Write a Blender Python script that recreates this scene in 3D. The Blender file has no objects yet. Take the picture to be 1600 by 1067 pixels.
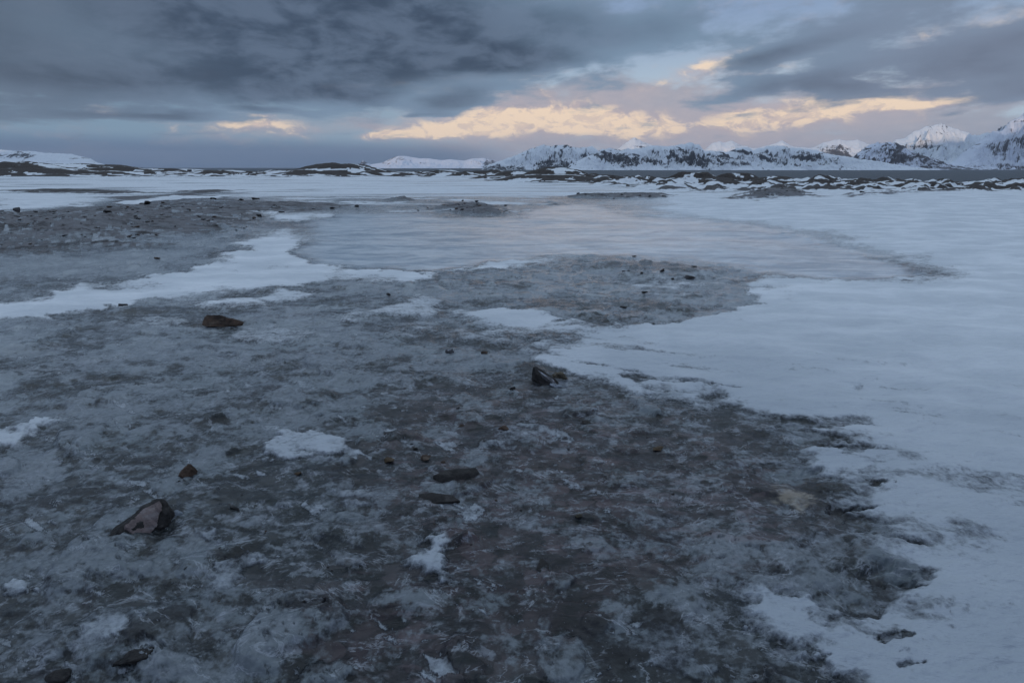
import bpy, bmesh, math, random
import numpy as np
from mathutils import Vector, Matrix
R = math.radians
sc = bpy.context.scene
COL = sc.collection
# ------------------------------------------------------------------ camera
CH = 1.5                                   # eye height over the ice
F = 800.0                                  # focal length in photo pixels (1600 wide)
HOR = 262.0
TH = math.atan((533.5 - HOR) / F)
CT, ST = math.cos(TH), math.sin(TH)
cam_d = bpy.data.cameras.new("camera"); cam = bpy.data.objects.new("camera", cam_d); COL.objects.link(cam)
cam_d.lens = 18.0; cam_d.sensor_width = 36.0; cam_d.clip_start = 0.05; cam_d.clip_end = 200000
cam.location = (0, 0, CH); cam.rotation_euler = (math.pi / 2 - TH, 0, 0)
sc.camera = cam
sc.view_settings.view_transform = 'Standard'; sc.view_settings.look = 'None'
sc.view_settings.exposure = 0.0; sc.view_settings.gamma = 1.0
sc.cycles.volume_bounces = 0
sc.cycles.max_bounces = 6
SUN_EL, SUN_AZ = R(3.2), R(205)            # compass style: 0 = +Y (view), clockwise; sun low behind the camera
SUN_DIR = Vector((math.sin(SUN_AZ) * math.cos(SUN_EL), math.cos(SUN_AZ) * math.cos(SUN_EL), math.sin(SUN_EL)))

# ------------------------------------------------------------------ node helpers
class NT:
    def __init__(s, tree): s.t = tree; s.n = tree.nodes; s.l = tree.links
    def new(s, typ, **kw):
        n = s.n.new(typ)
        for k, v in kw.items(): setattr(n, k, v)
        return n
    def put(s, sock, v):
        if isinstance(v, bpy.types.NodeSocket): s.l.new(v, sock)
        elif v is not None:
            if sock.type == 'RGBA' and len(v) == 3: v = (*v, 1)
            sock.default_value = v
    def m(s, op, a, b=None, c=None, clamp=False):
        n = s.new('ShaderNodeMath', operation=op, use_clamp=clamp)
        for i, v in enumerate((a, b, c)):
            if v is not None: s.put(n.inputs[i], v)
        return n.outputs[0]
    def vm(s, op, a, b=None, c=None):
        n = s.new('ShaderNodeVectorMath', operation=op)
        for i, v in enumerate((a, b, c)):
            if v is not None:
                if op == 'SCALE' and i == 1: s.put(n.inputs['Scale'], v)
                else: s.put(n.inputs[i], v)
        return n.outputs['Value'] if op in ('LENGTH', 'DOT_PRODUCT', 'DISTANCE') else n.outputs[0]
    def mr(s, v, a, b, c=0.0, d=1.0, typ='SMOOTHSTEP'):
        n = s.new('ShaderNodeMapRange', interpolation_type=typ)
        s.put(n.inputs[0], v)
        for i, x in enumerate((a, b, c, d)): s.put(n.inputs[1 + i], x)
        return n.outputs[0]
    def mix(s, f, a, b, blend='MIX'):
        n = s.new('ShaderNodeMix', data_type='RGBA', blend_type=blend)
        s.put(n.inputs[0], f); s.put(n.inputs[6], a); s.put(n.inputs[7], b)
        return n.outputs[2]
    def noise(s, vec, scale, detail=4, rough=0.5, dist=0.0, lac=2.0, dim='3D', w=None, typ='FBM'):
        n = s.new('ShaderNodeTexNoise', noise_dimensions=dim, noise_type=typ)
        s.put(n.inputs['Vector'], vec); n.inputs['Scale'].default_value = scale
        n.inputs['Detail'].default_value = detail; n.inputs['Roughness'].default_value = rough
        n.inputs['Distortion'].default_value = dist; n.inputs['Lacunarity'].default_value = lac
        return n.outputs[0]
    def vor(s, vec, scale, feature='F1', rand=1.0):
        n = s.new('ShaderNodeTexVoronoi', feature=feature)
        s.put(n.inputs['Vector'], vec); n.inputs['Scale'].default_value = scale
        n.inputs['Randomness'].default_value = rand
        return n
    def mapping(s, vec, loc=(0, 0, 0), rot=(0, 0, 0), scale=(1, 1, 1), typ='POINT'):
        n = s.new('ShaderNodeMapping', vector_type=typ); s.put(n.inputs[0], vec)
        n.inputs[1].default_value = loc; n.inputs[2].default_value = rot; n.inputs[3].default_value = scale
        return n.outputs[0]
    def sep(s, v):
        n = s.new('ShaderNodeSeparateXYZ'); s.put(n.inputs[0], v); return n.outputs
    def comb(s, x, y, z):
        n = s.new('ShaderNodeCombineXYZ')
        for i, v in enumerate((x, y, z)): s.put(n.inputs[i], v)
        return n.outputs[0]

def srgb(r, g, b):
    f = lambda c: (c / 255 / 12.92) if c / 255 <= .04045 else ((c / 255 + .055) / 1.055) ** 2.4
    return (f(r), f(g), f(b))

# ------------------------------------------------------------------ world
def px_azel(u, v):
    x = u - 800.0; up = 533.5 - v
    Y = F * CT + up * ST; Z = -F * ST + up * CT
    return math.degrees(math.atan2(x, Y)), math.degrees(math.atan2(Z, math.hypot(x, Y)))

world = bpy.data.worlds.new("World"); sc.world = world; world.use_nodes = True
W = NT(world.node_tree); W.n.clear()
d = W.new('ShaderNodeTexCoord').outputs['Generated']
dx, dy, dz = W.sep(d)
az = W.m('MULTIPLY', W.m('ARCTAN2', dx, dy), 57.2958)
el = W.m('MULTIPLY', W.m('ARCSINE', dz), 57.2958)
zz = W.m('ADD', W.m('MAXIMUM', dz, 0.0), 0.10)
q = W.comb(W.m('DIVIDE', dx, zz), W.m('DIVIDE', dy, zz), 0.0)          # a cloud deck overhead, seen in perspective
wn = W.new('ShaderNodeTexNoise'); W.put(wn.inputs['Vector'], q); wn.inputs['Scale'].default_value = 0.9; wn.inputs['Detail'].default_value = 5
wcol = W.vm('SUBTRACT', wn.outputs['Color'], (0.5, 0.5, 0.5))
p0 = W.comb(az, el, 0.0)
p = W.vm('ADD', p0, W.vm('MULTIPLY', wcol, (9.0, 3.2, 0)))
pf = W.vm('ADD', p0, W.vm('MULTIPLY', wcol, (5.0, 1.5, 0)))
n_big = W.noise(q, 0.55, 7, 0.55, 0.3)
n_mid = W.noise(W.vm('ADD', q, (7.1, 3.3, 2)), 1.5, 7, 0.58, 0.2)
n_puf = W.noise(W.mapping(p0, scale=(0.16, 0.42, 1)), 1.0, 8, 0.6, 0.25)
n_fin = W.noise(W.mapping(p0, loc=(3, 9, 0), scale=(0.5, 1.1, 1)), 1.0, 7, 0.62, 0.2)

def blobs(lst, coord):
    """lst: (photo u, v, half-width px, half-height px, tilt deg, amplitude) -> summed soft blobs in azimuth/elevation"""
    tot = None
    for (u, v, hw, hh, tilt, amp) in lst:
        a0, e0 = px_azel(u, v)
        k = math.degrees(1 / 845.0)
        mp = W.mapping(coord, loc=(a0, e0, 0), rot=(0, 0, R(tilt)), scale=(hw * k, hh * k, 1), typ='TEXTURE')
        b = W.mr(W.vm('LENGTH', mp), 1.35, 0.15, 0.0, amp)
        tot = b if tot is None else W.m('ADD', tot, b)
    return tot

sky = W.new('ShaderNodeTexSky', sky_type='NISHITA'); sky.sun_disc = False
sky.sun_elevation = SUN_EL; sky.sun_rotation = SUN_AZ; sky.altitude = 10; sky.air_density = 1.0; sky.dust_density = 1.0; sky.ozone_density = 2.0
skyc = W.mix(1.0, sky.outputs[0], (0.055, 0.058, 0.062), 'MULTIPLY')
# clear part of the sky behind the clouds
side = W.mr(az, -30, 20)
lowc = W.mix(side, srgb(78, 108, 146), srgb(180, 180, 192))
midc = W.mix(side, srgb(124, 152, 174), srgb(180, 198, 214))
clr = W.mix(W.mr(el, 0.5, 3.2), lowc, midc)
clr = W.mix(W.mr(el, 6, 14), clr, srgb(138, 160, 192))
clr = W.mix(0.10, clr, skyc, 'ADD')
col = clr
# veil of mauve-grey middle cloud on the right and centre
veil = blobs([(1150, 170, 330, 60, 3, .75), (900, 160, 200, 45, 0, .55), (1330, 215, 260, 32, 0, .6), (860, 222, 230, 24, 0, .55), (660, 165, 150, 32, 5, .4),
              (120, 215, 200, 16, 0, .2), (420, 225, 160, 12, 0, .2), (1560, 190, 120, 40, 10, .4)], p)
vm_ = W.mr(W.m('ADD', veil, W.m('MULTIPLY', W.m('SUBTRACT', n_puf, 0.5), 2.6)), 0.10, 0.75)
veilc = W.mix(n_fin, srgb(124, 132, 152), srgb(172, 168, 178))
col = W.mix(W.m('MULTIPLY', vm_, 0.75), col, veilc)
# sunlit low clouds
LIT = [(850, 190, 200, 26, 0, 1.1), (990, 203, 120, 16, -3, .9), (690, 206, 120, 14, 3, .8), (610, 213, 70, 9, 3, .7), (915, 182, 90, 18, 0, .5), (820, 178, 60, 12, 0, .4),
             (395, 190, 60, 14, 2, .6), (400, 205, 100, 18, 0, .45), (155, 172, 26, 7, 0, .65), (1270, 180, 130, 20, 6, .8), (1225, 165, 130, 11, 8, .5), (1180, 190, 90, 12, 0, .35),
             (1445, 158, 66, 8, 3, 1.0), (1340, 155, 80, 12, 10, .6), (1060, 122, 130, 12, 12, .4), (1140, 88, 70, 13, 15, .4), (760, 125, 170, 10, 4, .5),
             (690, 143, 70, 7, 0, .5), (1450, 62, 90, 16, 15, .3), (590, 128, 80, 7, 6, .4), (835, 150, 60, 12, 0, .35), (1580, 45, 40, 30, 20, .25), (1200, 105, 110, 12, 10, .3)]
lit = blobs(LIT, pf)
glow = blobs([(850, 195, 330, 52, 0, .8), (1290, 178, 270, 50, 5, .75), (400, 195, 130, 34, 0, .4), (1100, 120, 260, 34, 10, .4)], p)
gm_ = W.mr(W.m('ADD', glow, W.m('MULTIPLY', W.m('SUBTRACT', n_puf, 0.5), 1.0)), 0.1, 0.9)
col = W.mix(W.m('MULTIPLY', gm_, 0.6), col, W.mix(n_fin, srgb(178, 172, 184), srgb(200, 184, 182)))
n_lit = W.noise(W.mapping(p0, loc=(1, 4, 0), scale=(0.30, 0.62, 1)), 1.0, 7, 0.62, 0.5)
lm = W.mr(W.m('ADD', lit, W.m('MULTIPLY', W.m('SUBTRACT', n_lit, 0.5), 1.7)), 0.02, 1.08)
lift = W.noise(W.mapping(p0, loc=(1, 4.35, 0), scale=(0.30, 0.62, 1)), 1.0, 7, 0.62, 0.5)
shade = W.mr(W.m('SUBTRACT', n_lit, lift), -0.10, 0.10)
litc = W.mix(W.mr(W.m('ADD', W.m('MULTIPLY', lm, 0.7), W.m('MULTIPLY', shade, 0.45)), 0.35, 1.0), srgb(188, 174, 178), srgb(250, 224, 196))
col = W.mix(W.m('MULTIPLY', lm, 0.95), col, litc)
# dark stratus: big deck upper left, streaks above the middle, bank at the right
dark = blobs([(150, 30, 620, 110, 0, 1.35), (600, 45, 400, 75, -4, 1.1), (330, 125, 300, 30, 2, .6), (60, 150, 150, 26, 0, .45), (800, 90, 150, 24, -4, .6),
              (980, 20, 150, 45, 0, .55), (1230, 78, 110, 18, 12, .75), (1350, 30, 240, 36, 10, .8), (1400, 106, 250, 32, 6, .95), (1575, 148, 70, 22, 6, .8),
              (1590, 85, 110, 50, 0, .6), (1100, 30, 130, 30, 6, .4), (560, 155, 60, 14, 0, .4), (740, 150, 70, 14, 4, .5), (690, 168, 75, 14, 3, .8), (560, 140, 110, 10, 0, .4), (1230, 128, 80, 12, 0, .35),
              (75, 232, 130, 8, 0, .35), (245, 176, 70, 6, 0, .6), (120, 177, 60, 6, 0, .5), (420, 172, 50, 7, 0, .45), (660, 182, 60, 5, 0, .5), (1130, 150, 120, 10, 3, .25)], p)
dm0 = W.m('ADD', dark, W.m('ADD', W.m('MULTIPLY', W.m('SUBTRACT', n_mid, 0.5), 2.2), W.m('MULTIPLY', W.m('SUBTRACT', n_puf, 0.5), 1.8)))
dm = W.mr(dm0, 0.20, 0.85)
thick = W.mr(W.m('ADD', dark, W.m('MULTIPLY', W.m('SUBTRACT', n_big, 0.5), 2.0)), 0.5, 1.9)
darkc = W.mix(thick, srgb(120, 144, 168), srgb(50, 66, 86))
darkc = W.mix(W.mr(n_puf, 0.62, 0.38), darkc, W.mix(0.45, darkc, srgb(116, 134, 158)))
darkc = W.mix(W.m('MULTIPLY', W.mr(az, 15, 38), 0.45), darkc, srgb(124, 130, 150))
darkc = W.mix(W.m('MULTIPLY', W.mr(az, -24, -44), 0.5), darkc, srgb(76, 84, 97))
col = W.mix(W.m('MULTIPLY', dm, 0.95), col, darkc)
# blue rain band low over the sea on the left
band = W.m('MULTIPLY', W.mr(az, 2, -8), W.mr(el, 3.0, 1.0))
col = W.mix(W.m('MULTIPLY', band, 0.85), col, srgb(66, 98, 130))
# high part overhead and behind: thin bright cloud that lights the snow
over = W.mix(n_big, (0.50, 0.64, 0.80), (0.78, 0.93, 1.08))
col = W.mix(W.mr(el, 20, 38), col, over)
back = W.mr(W.m('ABSOLUTE', az), 60, 100)
col = W.mix(W.m('MULTIPLY', back, 0.9), col, W.mix(n_mid, (0.26, 0.34, 0.50), (0.40, 0.48, 0.66)))
col = W.mix(W.mr(el, 55, 38, 0.0, W.m('MULTIPLY', back, 0.0)), col, over)
bg = W.new('ShaderNodeBackground'); W.put(bg.inputs[0], col); bg.inputs[1].default_value = 1.0
wo = W.new('ShaderNodeOutputWorld'); W.l.new(bg.outputs[0], wo.inputs[0])
world.cycles.sampling_method = 'MANUAL'; world.cycles.sample_map_resolution = 512

# ------------------------------------------------------------------ sun (behind the camera, behind the added ridge)
sl = bpy.data.lights.new("sun", 'SUN'); sl.energy = 2.6; sl.angle = R(0.5); sl.color = (1.0, 0.72, 0.50)
sun = bpy.data.objects.new("sun", sl); COL.objects.link(sun)
sun.rotation_euler = (-SUN_DIR).to_track_quat('-Z', 'Y').to_euler()

# ------------------------------------------------------------------ numpy noise
def _hash(ix, iy, seed):
    h = (ix.astype(np.int64) * 374761393 + iy.astype(np.int64) * 668265263 + seed * 1442695041) & 0xFFFFFFFF
    h = ((h ^ (h >> 13)) * 1274126177) & 0xFFFFFFFF
    return (h ^ (h >> 16)) & 0xFFFF
_G = np.stack([np.cos(np.arange(256) * 2 * np.pi / 256), np.sin(np.arange(256) * 2 * np.pi / 256)], 1)
def gn(x, y, seed=0):
    ix = np.floor(x); iy = np.floor(y); fx = x - ix; fy = y - iy
    u = fx * fx * fx * (fx * (fx * 6 - 15) + 10); v = fy * fy * fy * (fy * (fy * 6 - 15) + 10)
    def g(ax, ay):
        k = _hash(ix + ax, iy + ay, seed) & 255
        return _G[k, 0] * (fx - ax) + _G[k, 1] * (fy - ay)
    a = g(0, 0); b = g(1, 0); c = g(0, 1); e = g(1, 1)
    return 1.5 * ((a + (b - a) * u) * (1 - v) + (c + (e - c) * u) * v)
def fbm(x, y, oct=4, seed=0, gain=0.5, lac=2.03):
    s = 0; a = 1; t = 0
    for i in range(oct):
        s = s + a * gn(x, y, seed + i * 17); t += a; a *= gain; x = x * lac + 13.7; y = y * lac + 7.3
    return s / t * 1.6
def ridged(x, y, oct=5, seed=0, gain=0.5):
    s = 0; a = 1; t = 0; w = 1
    for i in range(oct):
        n = 1 - np.abs(gn(x, y, seed + i * 31)) * 1.6
        n = n * n; s = s + a * n * w; t += a; w = np.clip(n * 1.6, 0, 1); a *= gain; x = x * 2.07 + 3.1; y = y * 2.07 + 9.2
    return s / t
def sst(a, b, x):
    t = np.clip((x - a) / (b - a), 0, 1); return t * t * (3 - 2 * t)

# ------------------------------------------------------------------ base profile of the land
LAKE = -2.2
def y_shore(s): return 360 - 222 * sst(-0.15, 0.32, s)
def base_z(X, Y):
    """ground level without mounds; depends on the forward distance"""
    Yp = np.maximum(Y, 0.0)
    s = X / np.maximum(Y, 1.0)
    z = np.zeros_like(Yp) + LAKE * sst(27, 62, Yp)
    y1 = y_shore(s)
    z = z - 0.066 * np.maximum(Yp - y1, 0)
    lf = sst(-0.45, -0.75, s) * sst(300, 500, Yp)
    z = z + lf * 6
    return np.maximum(z, -45)
_Yt = np.concatenate([np.linspace(0.4, 30, 3000), np.linspace(30.05, 360, 3000)])
_ht = CH - base_z(np.zeros_like(_Yt), _Yt)
_vt = 533.5 + F * (_ht * CT - _Yt * ST) / (_Yt * CT + _ht * ST)
_mono = np.minimum.accumulate(_vt)
def px2w(u, v):
    Y = np.interp(-np.asarray(v, float), -_mono, _Yt)
    h = np.interp(Y, _Yt, _ht)
    X = (np.asarray(u, float) - 800) * (Y * CT + h * ST) / F
    return X, Y
def w2px(X, Y, z):
    h = CH - z; dep = Y * CT + h * ST
    return 800 + F * X / dep, 533.5 + F * (h * CT - Y * ST) / dep

# ------------------------------------------------------------------ terrain grid (polar round the standing point, finer where it is near)
az_f = np.linspace(-57, 57, 1100)
az_b = np.concatenate([np.linspace(57, 303, 90)[1:-1]])
AZ = np.radians(np.concatenate([az_f, az_b])); NC = len(AZ)
rr = CH / np.tan(np.radians(np.linspace(66, 4.2, 660)))
rows = list(rr)
while rows[-1] < 700: rows.append(rows[-1] * 1.0075)
while rows[-1] < 90000: rows.append(rows[-1] * 1.12)
RD = np.array(rows); NR = len(RD)
RG, AG = np.meshgrid(RD, AZ, indexing='ij')
X = (RG * np.sin(AG)).ravel(); Y = (RG * np.cos(AG)).ravel()
Ys = np.maximum(Y, 0.5); S = X / Ys; T = np.log(Ys)
Z = base_z(X, Y)
near = sst(45, 20, np.hypot(X, Y))

def sdpoly(pts, grow=0.25):
    """signed distance (inside positive) to a ground polygon, in scale-free ground coordinates"""
    P = np.array(pts, float); px_, py_ = px2w(P[:, 0], P[:, 1])
    a = px_ / py_; b = np.log(py_)
    out = np.full(X.shape, -9.0)
    idx = np.nonzero((S > a.min() - grow) & (S < a.max() + grow) & (T > b.min() - grow) & (T < b.max() + grow) & (Y > 0.6))[0]
    s = WS[idx]; t = WT[idx]
    dmin = np.full(len(idx), 1e9); ins = np.zeros(len(idx), bool); n = len(a)
    for i in range(n):
        x0, y0, x1, y1 = a[i], b[i], a[(i + 1) % n], b[(i + 1) % n]
        ex, ey = x1 - x0, y1 - y0; L = ex * ex + ey * ey + 1e-12
        h = np.clip(((s - x0) * ex + (t - y0) * ey) / L, 0, 1)
        dmin = np.minimum(dmin, (s - x0 - h * ex) ** 2 + (t - y0 - h * ey) ** 2)
        if y0 != y1:
            c = ((y0 > t) != (y1 > t)) & (s < (x1 - x0) * (t - y0) / (y1 - y0) + x0)
            ins ^= c
    dd = np.sqrt(dmin); out[idx] = np.where(ins, dd, -dd)
    return out

# edge-roughening warp; streaky (wind-drawn) along X
WS = S + 0.022 * fbm(S * 14, T * 16, 6, 3, 0.6)
WT = T + 0.026 * fbm(S * 11, T * 20, 6, 9, 0.6)
fS = fbm(S * 9, T * 15, 6, 21, 0.6)             # patchiness
fS2 = fbm(S * 30 + 0.4 * T, T * 46, 5, 41, 0.62)

snow_polys = [
 # big snowfield on the right, reaching round to the near right corner
 ([(940,300),(1000,318),(1000,338),(1080,345),(1180,352),(1260,372),(1350,395),(1430,418),(1460,430),(1400,438),(1300,436),(1190,430),(1160,445),(1190,470),(1110,495),(985,512),
   (900,522),(820,538),(815,556),(850,575),(905,590),(960,605),(1010,618),(1060,632),(1140,640),(1180,668),(1240,690),(1250,735),(1300,765),(1285,795),(1310,830),(1312,868),(1345,890),(1400,905),
   (1370,925),(1372,960),(1330,962),(1270,935),(1190,915),(1150,920),(1150,950),(1200,1000),(1290,1045),(1330,1090),(1350,1400),(5000,1400),(3000,600),(2200,303),(1700,300)], 1.0, 0.0),
 # tongue of snow on the left between ridge and pond
 ([(-300,520),(0,470),(70,462),(90,450),(130,442),(170,448),(230,432),(290,425),(330,408),(345,395),(390,392),(365,380),(420,358),(470,358),(482,372),(455,392),(480,412),(560,420),(680,428),(690,437),(640,442),(560,436),(500,444),
   (440,448),(380,458),(320,468),(280,476),(240,470),(200,478),(140,488),(0,503),(-300,560)], 1.0, 0.0),
 ([(410,336),(480,332),(520,332),(470,347),(435,345)], 1.0, 0.0),
 ([(290,478),(370,462),(440,452),(520,455),(470,470),(400,485),(330,490)], .8, -.01),
 ([(150,505),(190,495),(270,494),(300,502),(260,515),(190,515)], .55, 0),
 ([(340,520),(400,510),(450,508),(520,512),(470,530),(400,538),(360,532)], .55, 0),
 ([(700,487),(760,482),(840,486),(870,495),(930,505),(1000,512),(960,525),(880,524),(820,528),(760,520),(710,503)], 1.0, -.005),
 ([(690,518),(740,512),(800,525),(815,540),(760,545),(700,535)], .75, -.005),
 ([(600,470),(660,462),(700,470),(690,500),(640,496),(585,500),(540,508),(500,500),(560,488)], .7, -.01),
 ([(640,495),(660,492),(720,510),(680,530),(600,528),(610,512)], .6, -.01),
 ([(800,405),(860,400),(900,400),(940,402),(890,410),(840,416),(790,420),(700,425),(720,418)], .95, 0),
 ([(955,441),(1000,443),(1060,440),(1110,438),(1150,446),(1100,450),(1040,453),(990,450)], 1.0, 0),
 ([(408,698),(420,682),(450,672),(490,667),(530,682),(548,700),(520,712),(480,714),(440,722),(412,714)], .78, .004),
 ([(630,868),(660,850),(665,832),(700,825),(710,850),(698,870),(705,905),(685,915),(655,898),(630,888)], .8, -.004),
 ([(512,762),(540,765),(590,775),(585,784),(540,780)], .95, 0),
 ([(0,672),(60,655),(110,652),(60,675),(30,700),(0,715),(-200,760),(-200,690)], .85, 0),
 ([(130,975),(175,950),(215,965),(205,1000),(160,1035),(110,1067),(80,1050)], .6, -.01),
 ([(780,672),(830,668),(850,676),(810,690),(770,690)], .9, -.006),
 ([(1000,800),(1060,795),(1100,850),(1040,870),(990,850)], .55, -.01),
 ([(890,800),(950,830),(1000,850),(960,850),(900,825)], .8, -.01),
 ([(700,590),(760,575),(830,580),(820,600),(740,610)], .35, 0),
 ([(330,880),(390,850),(420,870),(380,930),(330,960),(300,930)], .5, -.01),
 ([(0,570),(80,565),(150,575),(100,600),(0,600)], .35, 0),
 ([(0,905),(40,900),(60,915),(20,930),(0,925)], .7, 0),
 ([(300,830),(350,825),(360,850),(320,855)], .6, 0),
 ([(270,560),(340,575),(420,570),(430,590),(340,600),(280,590)], .5, 0),
 ([(180,600),(260,590),(330,600),(350,620),(260,640),(200,625)], .35, 0),
 ([(1120,700),(1200,705),(1230,730),(1180,745),(1130,730)], .6, 0),
 ([(0,760),(60,765),(60,800),(0,820)], .35, 0), ([(130,790),(200,785),(230,810),(170,830)], .4, 0), ([(1000,960),(1060,980),(1130,1040),(1060,1067),(980,1020)], .35, 0),
 ([(0,308),(90,306),(145,306),(160,311),(140,320),(80,325),(0,328)], 1.0, 0.02),
]
snow = np.zeros(X.shape)
EW = 0.06 * sst(6.5, 9, Y) * (S > .22) + 0.05 * sst(560, 680, w2px(X, Ys, 0 * X)[1]) * sst(960, 900, w2px(X, Ys, 0 * X)[1]) * (S > 0) + 0.016 + 0.075 * sst(-0.15, 0.5, fbm(S * 4, T * 5 + 7, 4, 505, .5))
SD1 = None
for pts, amp, bias in snow_polys:
    sd = sdpoly(pts)
    if SD1 is None: SD1 = sd
    k = sst(-EW, EW * 1.3, sd + bias + 0.016 * fS2 + (0.012 + 0.35 * EW) * fS)
    snow = np.maximum(snow, k * amp)
# the field thins towards its edge and lets dark ice through
thin = sst(0.0, 0.30, SD1)
dg = fbm((X * .93 - Y * .36) * 1.1, (X * .36 + Y * .93) * 4.2, 6, 77, 0.62)
dg2 = fbm((X * .93 - Y * .36) * .5, (X * .36 + Y * .93) * 1.5, 4, 79, 0.55)
vflat = w2px(X, Ys, 0 * X)[1]
hole = sst(0.02, 0.42, dg * 0.8 + dg2 * .55 + 0.12 - 0.85 * thin) * (SD1 > -0.1) * sst(480, 620, vflat) * (1 - .75 * sst(890, 960, vflat))
snow = np.where(SD1 > -0.02, snow * (1 - 0.75 * hole), snow)
snow_p = snow.copy()
# loose scraps of snow everywhere on the ice
scrap = sst(0.50, 0.66, fbm(S * 24 + 5, T * 40, 6, 55, 0.6) + 0.35 * fS) 
snow = np.maximum(snow, scrap * 0.6 * sst(-0.35, 0.25, fS) * (Y > 0.6) * (Y < 16))
scrap2 = sst(0.40, 0.60, fbm(S * 5 - T * 3, T * 9 + S * 6, 7, 155, 0.66) - 0.35 * sst(850, 1000, w2px(X, Ys, 0*X)[0])) * sst(5.5, 2.6, Y)
snow = np.maximum(snow, scrap2 * 0.65)

holes = [ # dark hollows melted in the snow
 [(1283,797),(1300,791),(1345,793),(1385,798),(1350,804),(1300,803)], [(1345,888),(1385,880),(1420,900),(1450,922),(1410,920),(1370,905)],
 [(1362,990),(1390,988),(1425,1003),(1415,1012),(1380,1005)], [(1340,755),(1370,758),(1395,764),(1360,767)], [(1350,900),(1385,905),(1380,920),(1355,912)],
 [(1245,731),(1275,728),(1285,733),(1255,738)], [(1090,618),(1130,612),(1150,625),(1110,630)], [(1335,605),(1355,603),(1362,612),(1340,612)],
 [(1280,700),(1340,695),(1400,710),(1340,718)], [(1270,655),(1340,650),(1380,668),(1310,672)], [(965,500),(1000,497),(1020,503),(980,508)],
 [(1030,470),(1070,468),(1090,474),(1050,478)], [(1140,475),(1175,470),(1205,474),(1170,480)], [(1390,1040),(1420,1035),(1440,1050),(1400,1055)], [(1130,430),(1170,428),(1180,436),(1140,438)]]
dhol = np.zeros(X.shape)
for i, h_ in enumerate(holes):
    sd = sdpoly(h_); k = sst(-0.006, 0.012, sd + 0.008 * fS2); dhol = np.maximum(dhol, k * (1.0 if i < 6 else 0.5))
snow = snow * (1 - 0.95 * dhol)

snow = snow * (1 - .30 * sst(.10, .7, dg + .5 * dg2 + .2 * fS2) * (SD1 > 0) * sst(520, 620, vflat) * sst(.75, .35, SD1))
snow = snow * (1 - .36 * sst(-.10, .55, .7 * dg2 + .6 * dg + .1) * (SD1 > -.02) * sst(540, 640, vflat) * sst(.42, .05, SD1) * sst(940, 860, vflat))
# the refrozen pond
pond = sdpoly([(470,350),(520,336),(640,333),(700,340),(800,340),(850,322),(930,318),(1000,340),(1080,346),(1180,354),(1260,374),(1350,397),(1430,420),(1455,432),(1380,440),(1290,438),(1190,428),(1100,410),(1000,402),
               (900,400),(850,402),(780,414),(680,424),(560,420),(480,412),(455,392),(482,372)])
pondm = sst(-0.02, 0.05, pond + 0.012 * fS)
snow = snow * (1 - 0.92 * pondm * sst(0.0, 0.05, pond))
snow = np.where((S > .12) & (Y > 9), snow * (1 - .35 * sst(-.03, .02, pond)), snow)

# frozen ridge of soil and stones at the left, mounds, spits
soil_polys = [
 ([(-900,345),(0,330),(80,326),(135,322),(165,312),(240,303),(330,300),(380,308),(440,314),(560,316),(580,322),(520,331),(440,333),(410,342),(420,352),(370,362),(300,372),(240,388),(120,396),(0,402),(-900,450)], .26, .95, .18),
 ([(632,331),(680,320),(730,316),(775,321),(810,329),(822,336),(770,338),(720,333),(680,330)], .17, 1.0, .05),
 ([(820,318),(860,314),(900,316),(870,322),(835,323)], .06, .7, .03),
 ([(0,297),(120,294),(180,297),(260,301),(200,305),(100,303),(0,303)], .16, .9, .04),
 ([(270,299),(330,296),(400,299),(360,303),(300,303)], .2, 1.0, .04),
 ([(590,312),(640,309),(660,313),(610,316)], .2, 1.0, .03),
 ([(885,309),(905,304.5),(990,306),(1065,311),(1000,312.5),(930,311)], .15, 1.0, .035),
 ([(1135,309),(1160,305),(1200,304),(1280,309),(1290,313),(1260,315.5),(1180,317),(1140,315)], .27, 1.0, .05),
 ([(1290,311.5),(1340,310),(1430,308),(1450,309),(1390,313),(1330,315)], .10, .9, .03),
 ([(-400,270),(60,272),(60,276),(-400,277)], .0, .0, .03),
]
soil = np.zeros(X.shape); rough = np.zeros(X.shape)
for pts, hgt, amp, w in soil_polys:
    sd = sdpoly(pts)
    k = sst(-0.02, 0.07, sd + 0.05 * fS2 + 0.05 * fS); soil = np.maximum(soil, k * amp)
    hm = sst(0, w * 1.6, sd + 0.012 * fS)
    Z = Z + hgt * hm * (1.0 + 0.35 * fS + 0.12 * fS2)
    rough = np.maximum(rough, hm)
# thin dark crust of ground in the middle distance (x 950-1150, y 400-480) with a low swelling
crust = sdpoly([(870,420),(950,402),(1050,405),(1140,420),(1190,430),(1160,450),(1080,475),(960,490),(830,500),(700,495),(560,490),(450,480),(560,455),(680,440),(760,430)])
crm = sst(-0.05, 0.08, crust)
core = sst(0.0, 0.05, sdpoly([(900,416),(960,404),(1060,410),(1150,428),(1120,438),(1030,440),(950,436)]) + 0.03 * fS)
frost_ridge = sst(0.0, .05, sdpoly([(0,395),(120,392),(240,385),(330,368),(400,358),(360,385),(300,405),(230,430),(90,445),(0,460),(-500,500),(-500,430)]))
streak = fbm(S * 5, T * 60 + S * 4, 5, 61, 0.6)
Z = Z + 0.05 * core

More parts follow.
